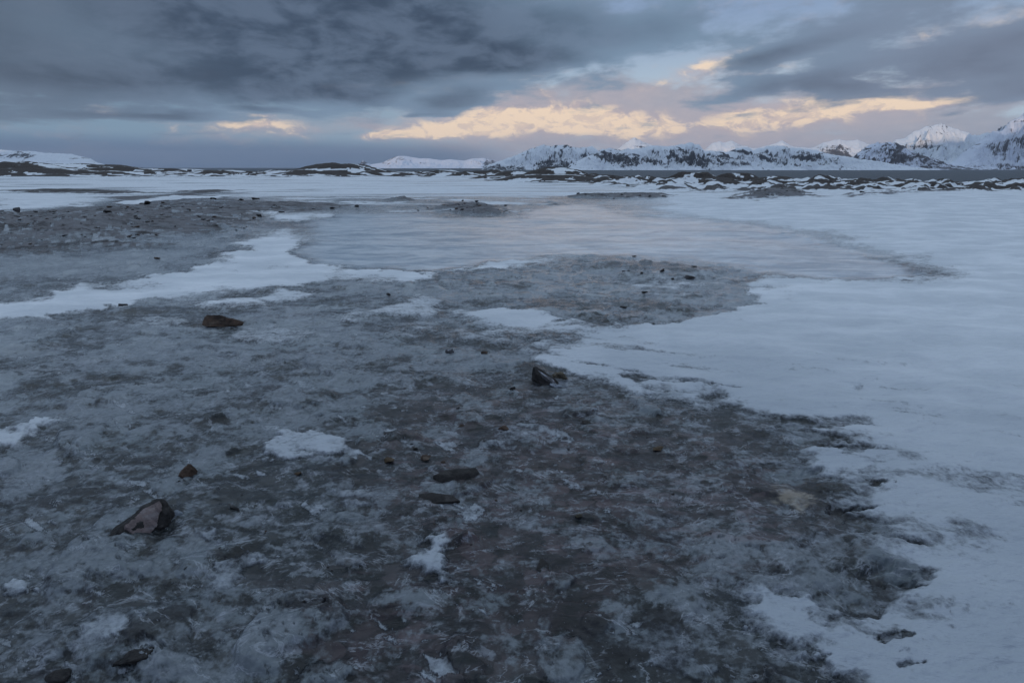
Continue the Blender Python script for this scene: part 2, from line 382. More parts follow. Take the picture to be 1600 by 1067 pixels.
# ---- far hummocks beyond the frozen lake (u crest, v crest, half-width px, distance)
rnd = random.Random(5)
hum = [(530,256,66,290),(500,263,60,280),(455,266,40,290),(600,268,45,290),(400,269,30,285),(345,266,45,330),(700,270,40,240),(868,262.5,52,170),(855,272,75,155),(905,273,50,160),(800,267,34,190),(785,274,40,180),(940,274,40,165),
       (660,272,30,260),(745,277,25,250),(975,276,30,150),(1085,269,45,165),(1150,272,40,160),(1020,279,40,150),(1060,278,40,150),(1110,278,45,150),(1210,276,40,150),(1170,284,40,140),(1265,280,40,140),(1402,282,30,118),(1460,288,36,112),(1330,282,40,128),
       (1300,284,40,125),(1500,290,36,112),(1585,286,40,120),(1640,287,50,118),(1240,284,40,130),(1190,289,40,120),(1360,288,40,115),(1430,291,36,110),(1290,291,36,112),(1390,293,40,105),(1240,292,40,112),(1540,291,30,112),(1130,286,40,130),
       (1080,287,40,130),(100,257,110,330),(20,254,80,300),(170,260,60,320),(-80,252,120,300),(240,263,50,330),
       (290,264,40,360),(60,263,90,260),(150,267,70,260),(220,268,50,270),(-60,262,90,250),(110,272,60,240),(30,270,60,245),(1680,285,60,120),(1780,282,80,125),(-200,250,150,320),(1900,282,90,130)]
hz = np.zeros(X.shape)
for (u, v, hw, D) in hum:
    h = (v - HOR) * D / 892.0; top = CH - h
    dep = D * CT + h * ST
    x0 = (u - 800) * dep / F; wx = hw * dep / F; wy = wx * rnd.uniform(.7, 1.1)
    sel = (np.abs(X - x0) < wx * 2.2) & (np.abs(Y - D) < wy * 2.2)
    g = np.exp(-((np.abs((X[sel] - x0) / wx) ** 2 + np.abs((Y[sel] - D) / wy) ** 2) ** 1.6) * 0.8)
    bz = base_z(np.array([x0]), np.array([float(D)]))[0]
    hz[sel] = np.maximum(hz[sel], (top - bz) * g)
fh = fbm(S * 20, T * 22, 5, 88, 0.55); fh2 = fbm(S * 11 + 1.2 * fbm(S * 8, T * 9, 2, 97), T * 24, 6, 99, 0.52)
yh = y_shore(S); bx = sst(.56, .70, Y / yh) * sst(1.10, .98, Y / yh) * (Y > 30)
hb = bx * np.maximum(0, fbm(S * 15 + 3, T * 13, 4, 611, .5) + .12) * (0.008 + 0.006 * sst(-.05, .15, S)) * Y
hz = np.maximum(hz, hb)
hm = sst(0.03, 0.4, hz)
Z = Z + hz * (1 + 0.16 * fh) + hm * 0.22 * fh2
belt = sst(95, 125, Y) * sst(420, 380, Y)
hzn = np.clip(hz / (0.007 * np.maximum(Y, 1)) - .45, -1, 1)
rk = sst(0.0, 0.10, fh2 + 0.30 * fh + 0.15 * hzn + .07) * np.maximum(hm, bx * .95)
farsoil = rk
soil = np.maximum(soil, rk)
lake = sst(42, 60, Y) * (1 - hm)
snow = np.where(Y > 42, 1.0, snow)
# lower snow ground between near field and lake stays white
b3 = sst(17, 24, Y) * (1 - soil)
vv = w2px(X, Ys, Z)[1]; uu = w2px(X, Ys, Z)[0]
pondfar = sst(0.45, 0.0, S) * sst(15.5, 17.5, Y) * sst(44, 34, Y)
mixf = sst(0.05, 0.55, fbm(X / 5, Y / 2.2, 5, 133, .55) + 0.15)
snow = np.maximum(snow, b3 * (1 - pondfar) * (S > 0.05)) 
snow = np.where((S <= 0.42) & (Y > 15.5) & (pond < -0.0), np.maximum(snow, pondfar * (0.35 + 0.5 * mixf)), snow)
lk_st = sst(0.0, 0.7, fbm(X / 30, Y / 5, 5, 144, .5) + 0.10)
snow = np.where(Y > 55, 1.0 - 0.55 * lk_st * lake * sst(0.75, 0.1, S), snow)
snow = snow * (1 - soil * 0.97)
# holes in ridge snow: small streaks of snow caught on the ridge
brk = sst(335, 392, vv) * (S < -.3) * (Y < 30) * sst(9, 11.5, Y)
soil = soil * (1 - brk * sst(-.25, .25, fbm(S * 9, T * 40, 5, 177, .6) + .35 * (brk - .4)))
snow = np.where((S < -.3) & (Y < 30), np.maximum(snow, .55 * brk * sst(.05, .3, fbm(S * 7, T * 34, 5, 178, .6))), snow)
soil = soil * (1 - .75 * (S < -.25) * (Y < 32) * (Y > 9) * sst(.16, .34, fbm(S * 6, T * 55, 5, 179, .6)))
rs = sst(0.30, 0.5, fbm(S * 12, T * 60, 5, 171, 0.6)) * rough * (Y < 30) * (S < -0.3)
snow = np.maximum(snow, rs * 0.5 * sst(365, 385, vv) )
gap = sst(-.004, .006, sdpoly([(175,318),(230,311),(330,308),(400,306),(345,313),(260,318),(200,322)]) )
snow = np.maximum(snow, gap * .9); soil = soil * (1 - gap * .9)

# frost = milky opacity of the ice
plate = fbm(S * 3.2 + 2, T * 5.0, 7, 211, .62); plate2 = fbm(S * 8 + T, T * 12 - S * 2, 6, 221, .62)
step = sst(-.02, .05, plate) * .26 + sst(.0, .06, plate2) * .20
reg_l = sst(-.1, .2, sdpoly([(-600,470),(100,500),(450,500),(700,520),(780,570),(650,620),(560,680),(420,720),(200,760),(-100,800),(-900,900)], .5))
reg_d = sst(-.12, .15, sdpoly([(640,610),(900,600),(1010,625),(1150,680),(1250,760),(1290,830),(1200,900),(1000,900),(900,1000),(700,1100),(480,1067),(430,930),(620,880),(560,760),(600,680)], .4))
frost = 0.06 + .24 * reg_l - .13 * reg_d + 1.15 * step + 0.50 * fbm(S * 6, T * 9, 6, 201, .6) + 0.34 * fS2
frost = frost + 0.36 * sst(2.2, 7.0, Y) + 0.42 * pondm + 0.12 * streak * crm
frost = frost - 0.34 * core * (0.6 + streak) - 0.15 * crm * sst(.1, .5, fbm(S * 10, T * 50, 5, 99, .6))
frost = np.clip(frost + 0.2 * frost_ridge - 0.2 * frost_ridge * fS2, 0, 1)
stain = sst(-0.03, 0.05, sdpoly([(1205,770),(1225,758),(1270,765),(1280,790),(1255,800),(1215,790)]) + 0.02 * fS)
stain = np.maximum(stain, 0.5 * sst(-.01, .02, sdpoly([(1000,695),(1025,690),(1045,697),(1020,706)])))
snow = snow * (1 - 0.7 * stain)

def worley(x, y, seed):
    ix = np.floor(x); iy = np.floor(y); best = np.full(x.shape, 9.0); bid = np.zeros(x.shape)
    for ax in (-1, 0, 1):
        for ay in (-1, 0, 1):
            h1 = _hash(ix + ax, iy + ay, seed) / 65535.0; h2 = _hash(ix + ax, iy + ay, seed + 7) / 65535.0
            d_ = np.hypot(ix + ax + .15 + .7 * h1 - x, iy + ay + .15 + .7 * h2 - y)
            m_ = d_ < best; best = np.where(m_, d_, best); bid = np.where(m_, _hash(ix + ax, iy + ay, seed + 13) / 65535.0, bid)
    return best, bid
nr_ = np.nonzero((np.hypot(X, Y) < 14))[0]; xn, yn = X[nr_], Y[nr_]
dome = np.zeros(X.shape); dtone = np.zeros(X.shape)
for sc_, sd_, am, tn in ((1.7, 701, .030, .55), (4.2, 711, .013, .5), (9.5, 721, .005, .35)):
    wx_ = xn * sc_ + .35 * fbm(xn * sc_ * .9, yn * sc_ * .9, 4, sd_ + 3, .6); wy_ = yn * sc_ * 1.25 + .35 * fbm(xn * sc_, yn * sc_, 4, sd_ + 5, .6)
    f1, idn = worley(wx_, wy_, sd_); rad = .18 + .34 * ((idn * 7.13) % 1)
    k = sst(rad, rad * .55, f1 + .05 * fbm(wx_ * 3, wy_ * 3, 4, sd_ + 9, .6)); pale_ = (idn > .62) * 1.0; drk = (idn < .20) * 1.0  # some cells are pale frost domes, some dark stones
    dome[nr_] += am * k * (pale_ + .6 * drk); dtone[nr_] += tn * k * (pale_ * (.5 + .5 * ((idn * 3.7) % 1)) - .8 * drk)
frost = np.clip(frost + dtone * sst(14, 9, np.hypot(X, Y)) * (.45 + .35 * sst(4, 2, Y)), 0, 1)
# ---- surface relief
Z = Z + dome * np.clip(1 - snow, 0, 1) * (1 - pondm)
wind = ridged((X * .95 - Y * .30) * .55, (X * .30 + Y * .95) * 1.9, 4, 801, .5)
Z = Z + .030 * near * wind * sst(.5, 1, snow_p) * sst(0.02, .15, SD1)
lump = fbm(X * 1.7, Y * 2.4, 5, 301, .55); lump2 = fbm(X * 6, Y * 9, 4, 321, .55)
icem = np.clip(1 - snow, 0, 1)
Z = Z + near * (0.022 * lump * (1 - .85 * pondm) + 0.006 * lump2 * icem * sst(9, 4, Y)) 
Z = Z + near * 0.018 * sst(0.2, 0.9, snow_p) * (1 + 0.5 * fS) 
Z = Z - near * 0.03 * dhol
Z = Z + rough * sst(60, 25, Y) * (0.035 * ridged(X * 1.0, Y * 1.6, 5, 401) + 0.015 * fbm(X * 5, Y * 5, 4, 402))
Z = Z + sst(6, 16, np.hypot(X, Y)) * near * 0.03 * fbm(X / 2.5, Y / 2.5, 3, 410)
# snow field on the right swells before it drops to the lake
Z = Z + 0.28 * sst(0.1, 0.9, S) * np.exp(-((Y - 27) / 9.0) ** 2)
Z[np.hypot(X, Y) > 3000] = -45
ZG = Z.reshape(NR, NC)

def grid_mesh(name, co, nr, nc, wrap=False, centre=None):
    me = bpy.data.meshes.new(name)
    i = np.arange(nr - 1)[:, None] * nc; j = np.arange(nc - (0 if wrap else 1))[None, :]
    j2 = (j + 1) % nc
    f = np.stack([i + j, i + j2, i + nc + j2, i + nc + j], -1).reshape(-1, 4)
    nf = len(f); loops = f.ravel(); starts = np.arange(nf) * 4; n = len(co)
    if centre is not None:
        co = np.vstack([co, centre]); jj = np.arange(nc)
        t = np.stack([np.full(nc, n), (jj + 1) % nc, jj], -1)
        starts = np.concatenate([starts, nf * 4 + np.arange(nc) * 3]); loops = np.concatenate([loops, t.ravel()])
    me.vertices.add(len(co)); me.vertices.foreach_set("co", np.ascontiguousarray(co, dtype=np.float32).ravel())
    me.loops.add(len(loops)); me.loops.foreach_set("vertex_index", loops.astype(np.int32))
    me.polygons.add(len(starts)); me.polygons.foreach_set("loop_start", starts.astype(np.int32))
    me.polygons.foreach_set("use_smooth", np.ones(len(starts), bool))
    me.update(calc_edges=True); me.validate()
    return me
def put_attr(me, name, arr4):
    at = me.color_attributes.new(name, 'FLOAT_COLOR', 'POINT')
    at.data.foreach_set("color", np.ascontiguousarray(arr4, dtype=np.float32).ravel())
def link(name, me, mat=None, parent=None, **props):
    o = bpy.data.objects.new(name, me); COL.objects.link(o)
    if mat: me.materials.append(mat) if not me.materials else None
    if parent: o.parent = parent
    for k, v in props.items(): o[k] = v
    return o

# ------------------------------------------------------------------ materials
def newmat(name):
    m = bpy.data.materials.new(name); m.use_nodes = True; t = NT(m.node_tree); t.n.clear()
    b = t.new('ShaderNodeBsdfPrincipled'); o = t.new('ShaderNodeOutputMaterial'); t.l.new(b.outputs[0], o.inputs[0])
    return m, t, b

def ground_material():
    m, t, b = newmat("frozen_ground")
    at = t.new('ShaderNodeAttribute', attribute_name="cover")
    rgb = t.new('ShaderNodeSeparateColor'); t.l.new(at.outputs['Color'], rgb.inputs[0])
    snow_a, frost_a, soil_a = rgb.outputs; stain_a = at.outputs['Alpha']
    ex = t.new('ShaderNodeAttribute', attribute_name="ice_kind"); exs = t.new('ShaderNodeSeparateColor'); t.l.new(ex.outputs['Color'], exs.inputs[0]); pond_a, plum_a = exs.outputs[0], exs.outputs[1]
    P = t.new('ShaderNodeNewGeometry').outputs['Position']
    dist = t.vm('LENGTH', P)
    fine = t.noise(P, 38, 5, 0.65)
    mid = t.noise(t.mapping(P, scale=(1, 1.5, 1)), 7, 6, 0.62, 0.4)
    big = t.noise(P, 1.6, 5, 0.6, 0.5)
    streak = t.noise(t.mapping(P, rot=(0, 0, R(8)), scale=(1.2, 5.5, 1)), 3.2, 6, 0.6, 0.6)
    # stones and mud frozen in under the ice
    vc = t.vor(t.vm('ADD', t.mapping(P, scale=(1, 1.4, 1)), t.vm('SCALE', t.comb(mid, big, 0.0), 0.25)), 9.0)
    vcs = t.vor(t.vm('ADD', P, t.vm('SCALE', t.comb(fine, mid, 0.0), 0.05)), 30.0)
    under = t.mix(t.mr(mid, 0.35, 0.65), (0.004, 0.005, 0.006), t.mix(plum_a, (0.026, 0.030, 0.032), (0.042, 0.031, 0.035)))
    sepc = t.new('ShaderNodeSeparateColor'); t.l.new(vc.outputs['Color'], sepc.inputs[0])
    stone = t.mix(sepc.outputs[0], (0.008, 0.010, 0.012), t.mix(plum_a, (0.062, 0.066, 0.068), (0.095, 0.070, 0.074)))
    under = t.mix(t.m('MULTIPLY', t.mr(vc.outputs['Distance'], 0.62, 0.42), 0.8), under, stone)
    under = t.mix(t.mr(big, 0.35, 0.7), under, t.mix(0.5, under, (0.020, 0.030, 0.034)))
    # milky ice on top
    fr = t.m('ADD', frost_a, t.m('ADD', t.m('MULTIPLY', t.m('SUBTRACT', mid, 0.5), 1.3), t.m('ADD', t.m('MULTIPLY', t.m('SUBTRACT', fine, 0.5), 1.7), t.m('MULTIPLY', t.m('SUBTRACT', streak, 0.5), t.mr(dist, 2.0, 8.0, 0.2, 1.1)))))
    milk = t.mix(t.mr(big, 0.3, 0.7), (0.142, 0.174, 0.192), (0.215, 0.240, 0.268))
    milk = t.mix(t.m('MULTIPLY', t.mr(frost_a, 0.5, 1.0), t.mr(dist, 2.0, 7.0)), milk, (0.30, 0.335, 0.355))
    pst = t.noise(t.mapping(P, rot=(0, 0, .12), scale=(1, 3.0, 1)), 0.7, 8, 0.66, 0.9)
    pst2 = t.noise(t.mapping(P, loc=(5, 3, 0), rot=(0, 0, -.15), scale=(1, 4.0, 1)), 2.6, 6, 0.65, 0.5)
    pcol = t.mix(t.mr(t.m('ADD', t.m('MULTIPLY', pst, 0.65), t.m('MULTIPLY', pst2, 0.35)), 0.40, 0.60), (0.30, 0.37, 0.43), (0.70, 0.75, 0.78))
    milk = t.mix(pond_a, milk, pcol)
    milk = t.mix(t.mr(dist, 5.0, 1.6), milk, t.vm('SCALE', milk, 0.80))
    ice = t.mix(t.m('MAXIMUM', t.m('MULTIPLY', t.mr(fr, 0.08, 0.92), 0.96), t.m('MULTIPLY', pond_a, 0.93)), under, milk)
    notpond = t.mr(pond_a, 0.0, 1.0, 1.0, 0.15)
    crisp = t.noise(t.mapping(P, loc=(4, 2, 0), scale=(1, 1.3, 1)), 3.1, 9, 0.68, 0.6)
    cm = t.m('MULTIPLY', t.mr(t.m('ADD', crisp, t.m('MULTIPLY', t.m('SUBTRACT', frost_a, 0.5), 0.25)), 0.53, 0.57), t.mr(big, 0.35, 0.6))
    crisp2 = t.noise(t.mapping(P, loc=(1, 7, 0), rot=(0, 0, -.5), scale=(1, 1.5, 1)), 9.0, 9, 0.7, 0.8)
    cm2 = t.m('MULTIPLY', t.mr(crisp2, 0.56, 0.60), t.mr(mid, 0.42, 0.58))
    ice = t.mix(t.m('MULTIPLY', notpond, t.m('MULTIPLY', cm, 0.60)), ice, t.mix(t.mr(fine, 0.35, 0.65), (0.095, 0.115, 0.128), (0.20, 0.225, 0.25)))
    ice = t.mix(t.m('MULTIPLY', notpond, t.m('MULTIPLY', cm2, 0.55)), ice, (0.24, 0.265, 0.30))
    dkp = t.mr(t.noise(t.mapping(P, loc=(9, 5, 0), rot=(0, 0, .4), scale=(1, 1.6, 1)), 2.2, 9, 0.66, 0.5), 0.44, 0.38)
    ice = t.mix(t.m('MULTIPLY', notpond, t.m('MULTIPLY', t.m('MULTIPLY', dkp, 0.75), t.mr(frost_a, 1.0, 0.5))), ice, (0.010, 0.011, 0.014))
    wn1 = t.noise(t.mapping(P, loc=(6, 1, 0), rot=(0, 0, .25), scale=(1, 1.7, 1)), 2.6, 8, 0.62, 1.1)
    wisp = t.m('MULTIPLY', t.mr(t.m('ABSOLUTE', t.m('SUBTRACT', wn1, 0.5)), 0.016, 0.0), t.m('MULTIPLY', t.mr(mid, 0.45, 0.6), notpond))
    ice = t.mix(t.m('MULTIPLY', wisp, 0.55), ice, (0.34, 0.37, 0.41))
    # frost veins and flecks
    cr = t.vor(t.vm('ADD', P, t.vm('SCALE', t.comb(mid, fine, 0.0), 0.5)), 2.3, 'DISTANCE_TO_EDGE')
    vein = t.m('MULTIPLY', t.mr(cr.outputs['Distance'], 0.03, 0.0), t.mr(big, 0.5, 0.7))
    fleck = t.mr(t.noise(P, 75, 3, 0.7), 0.66, 0.76)
    ice = t.mix(t.m('MULTIPLY', vein, 0.30), ice, (0.26, 0.27, 0.31))
    ice = t.mix(t.m('MULTIPLY', fleck, 0.5), ice, (0.28, 0.31, 0.36))
    pink = t.mr(t.m('ADD', streak, t.m('MULTIPLY', big, 0.6)), 0.86, 1.02)
    ice = t.mix(t.m('MULTIPLY', pink, t.m('MULTIPLY', plum_a, 0.35)), ice, (0.17, 0.125, 0.135))
    ice = t.mix(t.m('MULTIPLY', t.mr(t.m('ADD', stain_a, t.m('MULTIPLY', t.m('SUBTRACT', crisp2, 0.5), 2.4)), 0.35, 1.1), t.m('MULTIPLY', t.mr(stain_a, 0.0, 0.3), 0.7)), ice, (0.30, 0.265, 0.21))
    # snow
    sn = t.m('ADD', snow_a, t.m('MULTIPLY', t.m('MULTIPLY', t.m('SUBTRACT', t.m('ADD', t.m('MULTIPLY', fine, 0.5), t.m('MULTIPLY', mid, 0.5)), 0.5), 1.7), t.mr(snow_a, 0.0, 0.5, 0.35, 1.0)))
    snm = t.mr(sn, 0.18, 0.85)
    snc = t.mix(t.mr(t.noise(t.mapping(P, scale=(1, 2.2, 1)), 0.9, 5, 0.6), 0.35, 0.7), (0.58, 0.625, 0.66), (0.74, 0.78, 0.81))
    vignette_dim = t.m('MULTIPLY', t.mr(t.m('ADD', dist, t.m('MULTIPLY', big, 2.0)), 9.0, 1.5), 0.85)  # vignette shade put into the colour: snow darkens towards the camera
    snc = t.mix(vignette_dim, snc, (0.29, 0.33, 0.375))
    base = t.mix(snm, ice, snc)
    # bare soil and stones
    vs = t.noise(P, 5.0, 8, 0.7)
    vs2 = t.noise(t.mapping(P, scale=(1, 2.0, 1)), 1.3, 6, 0.65)
    so = t.mix(t.mr(vs, 0.36, 0.52), (0.025, 0.021, 0.020), (0.150, 0.148, 0.155))
    dstk = t.noise(t.mapping(P, loc=(3, 3, 0), scale=(1, 1.6, 1)), 0.8, 7, 0.7, 0.5)
    so = t.mix(t.mr(dstk, 0.50, 0.60), so, t.mix(0.75, so, (0.016, 0.014, 0.013)))
    so = t.mix(t.mr(vs2, 0.42, 0.65), so, t.mix(0.6, so, (0.19, 0.20, 0.215)))
    so = t.mix(t.mr(dist, 60, 130), so, t.mix(t.mr(vs2, 0.4, 0.6), (0.022, 0.019, 0.019), (0.062, 0.052, 0.046)))
    som = t.mr(t.m('ADD', soil_a, t.m('MULTIPLY', t.m('SUBTRACT', vs, 0.5), 1.6)), 0.30, 0.75)
    base = t.mix(som, base, so)
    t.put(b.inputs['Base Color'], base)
    iceness = t.m('MULTIPLY', t.m('SUBTRACT', 1.0, snm), t.m('SUBTRACT', 1.0, som))
    ro = t.mix(iceness, (0.85,) * 3, (0.42,) * 3)
    t.put(b.inputs['Roughness'], t.m('ADD', t.m('MULTIPLY', iceness, -0.42), t.m('ADD', 0.80, t.m('MULTIPLY', t.m('MULTIPLY', iceness, t.m('SUBTRACT', mid, 0.5)), 0.5))))
    b.inputs['IOR'].default_value = 1.33; t.put(b.inputs['Specular IOR Level'], t.mr(iceness, 0.0, 1.0, 0.4, 0.05))
    t.put(b.inputs['Coat Weight'], t.m('MULTIPLY', iceness, 1.0)); t.put(b.inputs['Coat Roughness'], t.m('ADD', 0.13, t.m('MULTIPLY', t.m('ABSOLUTE', t.m('SUBTRACT', mid, 0.5)), 0.5))); b.inputs['Coat IOR'].default_value = 1.31
    # bump
    hgt = t.m('ADD', t.m('MULTIPLY', mid, t.m('ADD', 0.010, t.m('MULTIPLY', iceness, 0.008))), t.m('ADD', t.m('MULTIPLY', fine, 0.0035), t.m('ADD', t.m('MULTIPLY', snm, 0.0035), t.m('MULTIPLY', t.m('MULTIPLY', vs, som), 0.05))))
    hgt = t.m('ADD', hgt, t.m('MULTIPLY', t.m('MULTIPLY', vc.outputs['Distance'], iceness), -0.002))
    sgr = t.m('MULTIPLY', t.m('MULTIPLY', t.noise(t.mapping(P, rot=(0, 0, .3), scale=(1, 3.2, 1)), 3.0, 7, 0.62), 0.05), snm)
    hgt = t.m('ADD', t.m('ADD', hgt, sgr), t.m('MULTIPLY', streak, 0.012))
    hgt = t.m('MULTIPLY', hgt, t.mr(t.m('MULTIPLY', pond_a, iceness), 0.0, 1.0, 1.0, 0.28))
    bp = t.new('ShaderNodeBump'); bp.inputs['Strength'].default_value = 0.75; bp.inputs['Distance'].default_value = 1.0
    t.put(bp.inputs['Height'], hgt); t.l.new(bp.outputs[0], b.inputs['Normal'])
    t.l.new(bp.outputs[0], b.inputs['Coat Normal'])
    return m
ground_mat = ground_material()

cov = np.stack([snow, frost, soil, stain], -1)
cov = np.vstack([cov, [[0.2, 0.4, 0, 0]]])
snow = np.maximum(snow, sst(0.0, .06, pond) * (.16 + .42 * sst(-.2, .5, fbm(S * 4, T * 26 + S * 3, 6, 915, .6))))
pondw = np.maximum(pondm, sst(-.30, -.04, pond + .02 * fS) * sst(.12, .3, S) * sst(8.0, 9.5, Y))
ext = np.stack([pondw, reg_d, 0 * X, 0 * X], -1); ext = np.vstack([ext, [[0, 0, 0, 0]]])
gm = grid_mesh("ground", np.stack([X, Y, Z], -1), NR, NC, wrap=True, centre=[[0, 0, float(ZG[0].mean())]])
put_attr(gm, "cover", np.clip(cov, 0, 1)); put_attr(gm, "ice_kind", np.clip(ext, 0, 1))
gm.materials.append(ground_mat)
ground = link("ground", gm, kind='structure')

def ground_h(x, y):
    a = math.degrees(math.atan2(x, y)); r = math.hypot(x, y)
    j = (a + 57) / 114 * (len(az_f) - 1); j0 = int(min(max(j, 0), len(az_f) - 2)); fj = j - j0
    i = np.searchsorted(RD, r) - 1; i = int(min(max(i, 0), NR - 2)); fi = (r - RD[i]) / (RD[i + 1] - RD[i])
    g = ZG
    return float((g[i, j0] * (1 - fj) + g[i, j0 + 1] * fj) * (1 - fi) + (g[i + 1, j0] * (1 - fj) + g[i + 1, j0 + 1] * fj) * fi)

# ------------------------------------------------------------------ sea
def sea():
    m, t, b = newmat("sea_water")
    P = t.new('ShaderNodeNewGeometry').outputs['Position']
    n1 = t.noise(t.mapping(P, scale=(0.004, 0.02, 1)), 1.0, 6, 0.6)
    t.put(b.inputs['Base Color'], t.mix(n1, (0.022, 0.032, 0.043), (0.045, 0.062, 0.080)))
    b.inputs['Roughness'].default_value = 0.55; b.inputs['Specular IOR Level'].default_value = 0.22
    bp = t.new('ShaderNodeBump'); bp.inputs['Strength'].default_value = 1.0; bp.inputs['Distance'].default_value = 1.0
    t.put(bp.inputs['Height'], t.m('MULTIPLY', t.noise(t.mapping(P, scale=(0.05, 0.12, 1)), 1.0, 5, 0.65), 5.0)); t.l.new(bp.outputs[0], b.inputs['Normal'])
    rr_ = np.geomspace(380, 60000, 60); aa = np.radians(np.linspace(-75, 75, 160))
    A, B = np.meshgrid(rr_, aa, indexing='ij')
    co = np.stack([A * np.sin(B), A * np.cos(B), np.full(A.shape, -28.5)], -1).reshape(-1, 3)
    me = grid_mesh("sea", co, 60, 160); me.materials.append(m)
    link("sea", me, kind='structure')
sea()

# ------------------------------------------------------------------ mountains
def mountain_material(name, rockc, rockc2, snowc):
    m, t, b = newmat(name)
    at = t.new('ShaderNodeAttribute', attribute_name="cover")
    rgb = t.new('ShaderNodeSeparateColor'); t.l.new(at.outputs['Color'], rgb.inputs[0])
    P = t.new('ShaderNodeNewGeometry').outputs['Position']
    n = t.noise(P, 0.02, 7, 0.65); n2 = t.noise(P, 0.006, 5, 0.6)
    rk_ = t.mix(n2, rockc, rockc2)
    k = t.m('MULTIPLY', t.mr(t.m('ADD', rgb.outputs[0], t.m('MULTIPLY', t.m('SUBTRACT', n, 0.5), 1.3)), 0.30, 0.62), 0.92)
    t.put(b.inputs['Base Color'], t.mix(k, snowc, rk_)); b.inputs['Roughness'].default_value = 0.9
    b.inputs['Specular IOR Level'].default_value = 0.1
    return m
M_a = mountain_material("mountain_snow_rock", (0.022, 0.023, 0.028), (0.045, 0.040, 0.041), (0.66, 0.71, 0.76))
M_b = mountain_material("mountain_brown_rock", (0.040, 0.034, 0.032), (0.075, 0.060, 0.052), (0.62, 0.67, 0.76))

def mountain(name, crest, D, depth, mat, rock=0.5, seed=1, rib=1.0, ribscale=1.0, base=None, back=1.0, sink=-32.0):
    """crest: (u, v) photo points of the skyline; D: distance of the shore in front; depth: distance from the shore to the crest line"""
    cu = np.array([c[0] for c in crest], float); cvv = np.array([c[1] for c in crest], float)
    Yc = D + depth
    rr0 = (cvv - 533.5) / F; hY = (rr0 * CT + ST) / (CT - rr0 * ST); azs = (cu - 800) * (CT + hY * ST) / F                       # X / Y near the horizon
    hc = CH - hY * Yc
    span = azs.max() - azs.min(); nc = int(min(1500, max(200, span * 1700))); nr = 150
    s = np.linspace(azs.min(), azs.max(), nc)
    t = np.concatenate([np.linspace(0, 1, 110), 1 + np.linspace(0.02, 1.0 * back, 40)])
    TT, SS = np.meshgrid(t, s, indexing='ij')
    YY = D + depth * TT; XX = SS * Yc * (0.35 + 0.65 * YY / Yc)
    # jagged crest: the photo points plus small teeth
    H = np.interp(s, azs, hc)
    toothy = fbm(s * 60 * ribscale, s * 0, 5, seed + 5, 0.6)
    H = H + toothy * 0.055 * (hc.max() + 28) * np.clip((H + 28) / (hc.max() + 28), 0, 1)
    Hg = np.repeat(H[None, :], len(t), 0)
    prof = np.where(TT <= 1, (0.25 * TT + 0.75 * TT ** 1.7), np.maximum(1 - (TT - 1) * 1.1, -0.2))
    wl = 520.0 / ribscale
    wx = XX + 250 * fbm(XX / 900, YY / 900, 3, seed + 8)
    wl = wl * D / 9500.0
    rd = ridged(wx / wl, YY / (wl * 2.4), 6, seed, 0.55)
    rd2 = ridged(XX / (wl * .45), YY / (wl * .9), 5, seed + 3, 0.6)
    amp = np.sin(np.clip(TT, 0, 1.6) / 1.6 * np.pi) ** 0.8
    ZZ = sink + (Hg - sink) * prof
    ZZ = ZZ + (Hg - sink) * rib * ((rd - 0.5) * 0.62 + (rd2 - 0.5) * 0.30) * amp * (1 - sst(.75, 1.0, TT) * (1 - sst(1.0, 1.15, TT)) * 0.95)
    # no point may rise over the sight line of the skyline
    lim = CH + (Hg - CH) * YY / Yc
    ZZ = np.where(TT <= 1, np.minimum(ZZ, lim), np.minimum(ZZ, Hg - (Hg - sink) * 0.02))
    edge = sst(0, 0.02, (s - s.min()) / span) * sst(0, 0.02, (s.max() - s) / span)
    ZZ = sink + (ZZ - sink) * edge[None, :]
    # rock shows on steep ribs
    gy = np.gradient(ZZ, axis=0) / np.maximum(np.gradient(YY, axis=0), 1); gx = np.gradient(ZZ, axis=1) / np.maximum(np.abs(np.gradient(XX, axis=1)), 1)
    steep = np.hypot(gx, gy)
    steep = steep / np.percentile(steep, 90)
    kD = D / 7000.0
    fx = XX / (520 * kD); fz = ZZ / (150 * kD)
    lean = 1.6 * fbm(fx * .35, fz * .12, 2, seed + 55)
    face = ridged(fx * 1.5 + fz * lean + .45 * fbm(fx * 2, fz * 1.4, 4, seed + 61), fz * .42, 6, seed + 71, .62)
    patch = fbm(fx * .55 + 9, fz * .45, 5, seed + 91, .6)
    rkm = np.clip(0.28 * steep + 1.05 * (face - 0.42) + 0.75 * patch + (rock - 0.36), 0, 1)
    me = grid_mesh(name, np.stack([XX, YY, ZZ], -1).reshape(-1, 3), len(t), nc)
    c = np.zeros((len(t) * nc, 4)); c[:, 0] = rkm.ravel(); c[:, 3] = 1
    put_attr(me, "cover", c); me.materials.append(mat)
    return link(name, me, kind='structure')

mountain("mountain", [(752,262),(765,257),(785,250),(805,243),(820,236),(838,230),(850,226),(862,229),(880,225),(892,229),(905,231),(925,229),(935,236),(960,243),(1000,252),(1040,262)], 7000, 1800, M_a, .60, 11, 1.0, 1.2)
mountain("mountain", [(880,262),(905,250),(925,241),(942,233),(955,231),(965,234),(985,233),(1005,231),(1022,227),(1035,229),(1052,228),(1066,225),(1078,223),(1092,226),(1100,235),(1120,236),(1138,237),(1152,231),(1165,230),(1178,234),(1200,229),(1215,227),(1232,230),
          (1260,233),(1278,235),(1295,241),(1330,246),(1370,252),(1410,259),(1440,263)], 6200, 1500, M_a, .40, 23, .95, 1.3)
mountain("mountain", [(1335,243),(1345,236),(1360,226),(1372,222),(1385,223),(1398,222),(1412,229),(1430,240),(1455,246),(1480,255),(1510,262)], 7300, 1500, M_b, .74, 37, 1.0, 1.5)
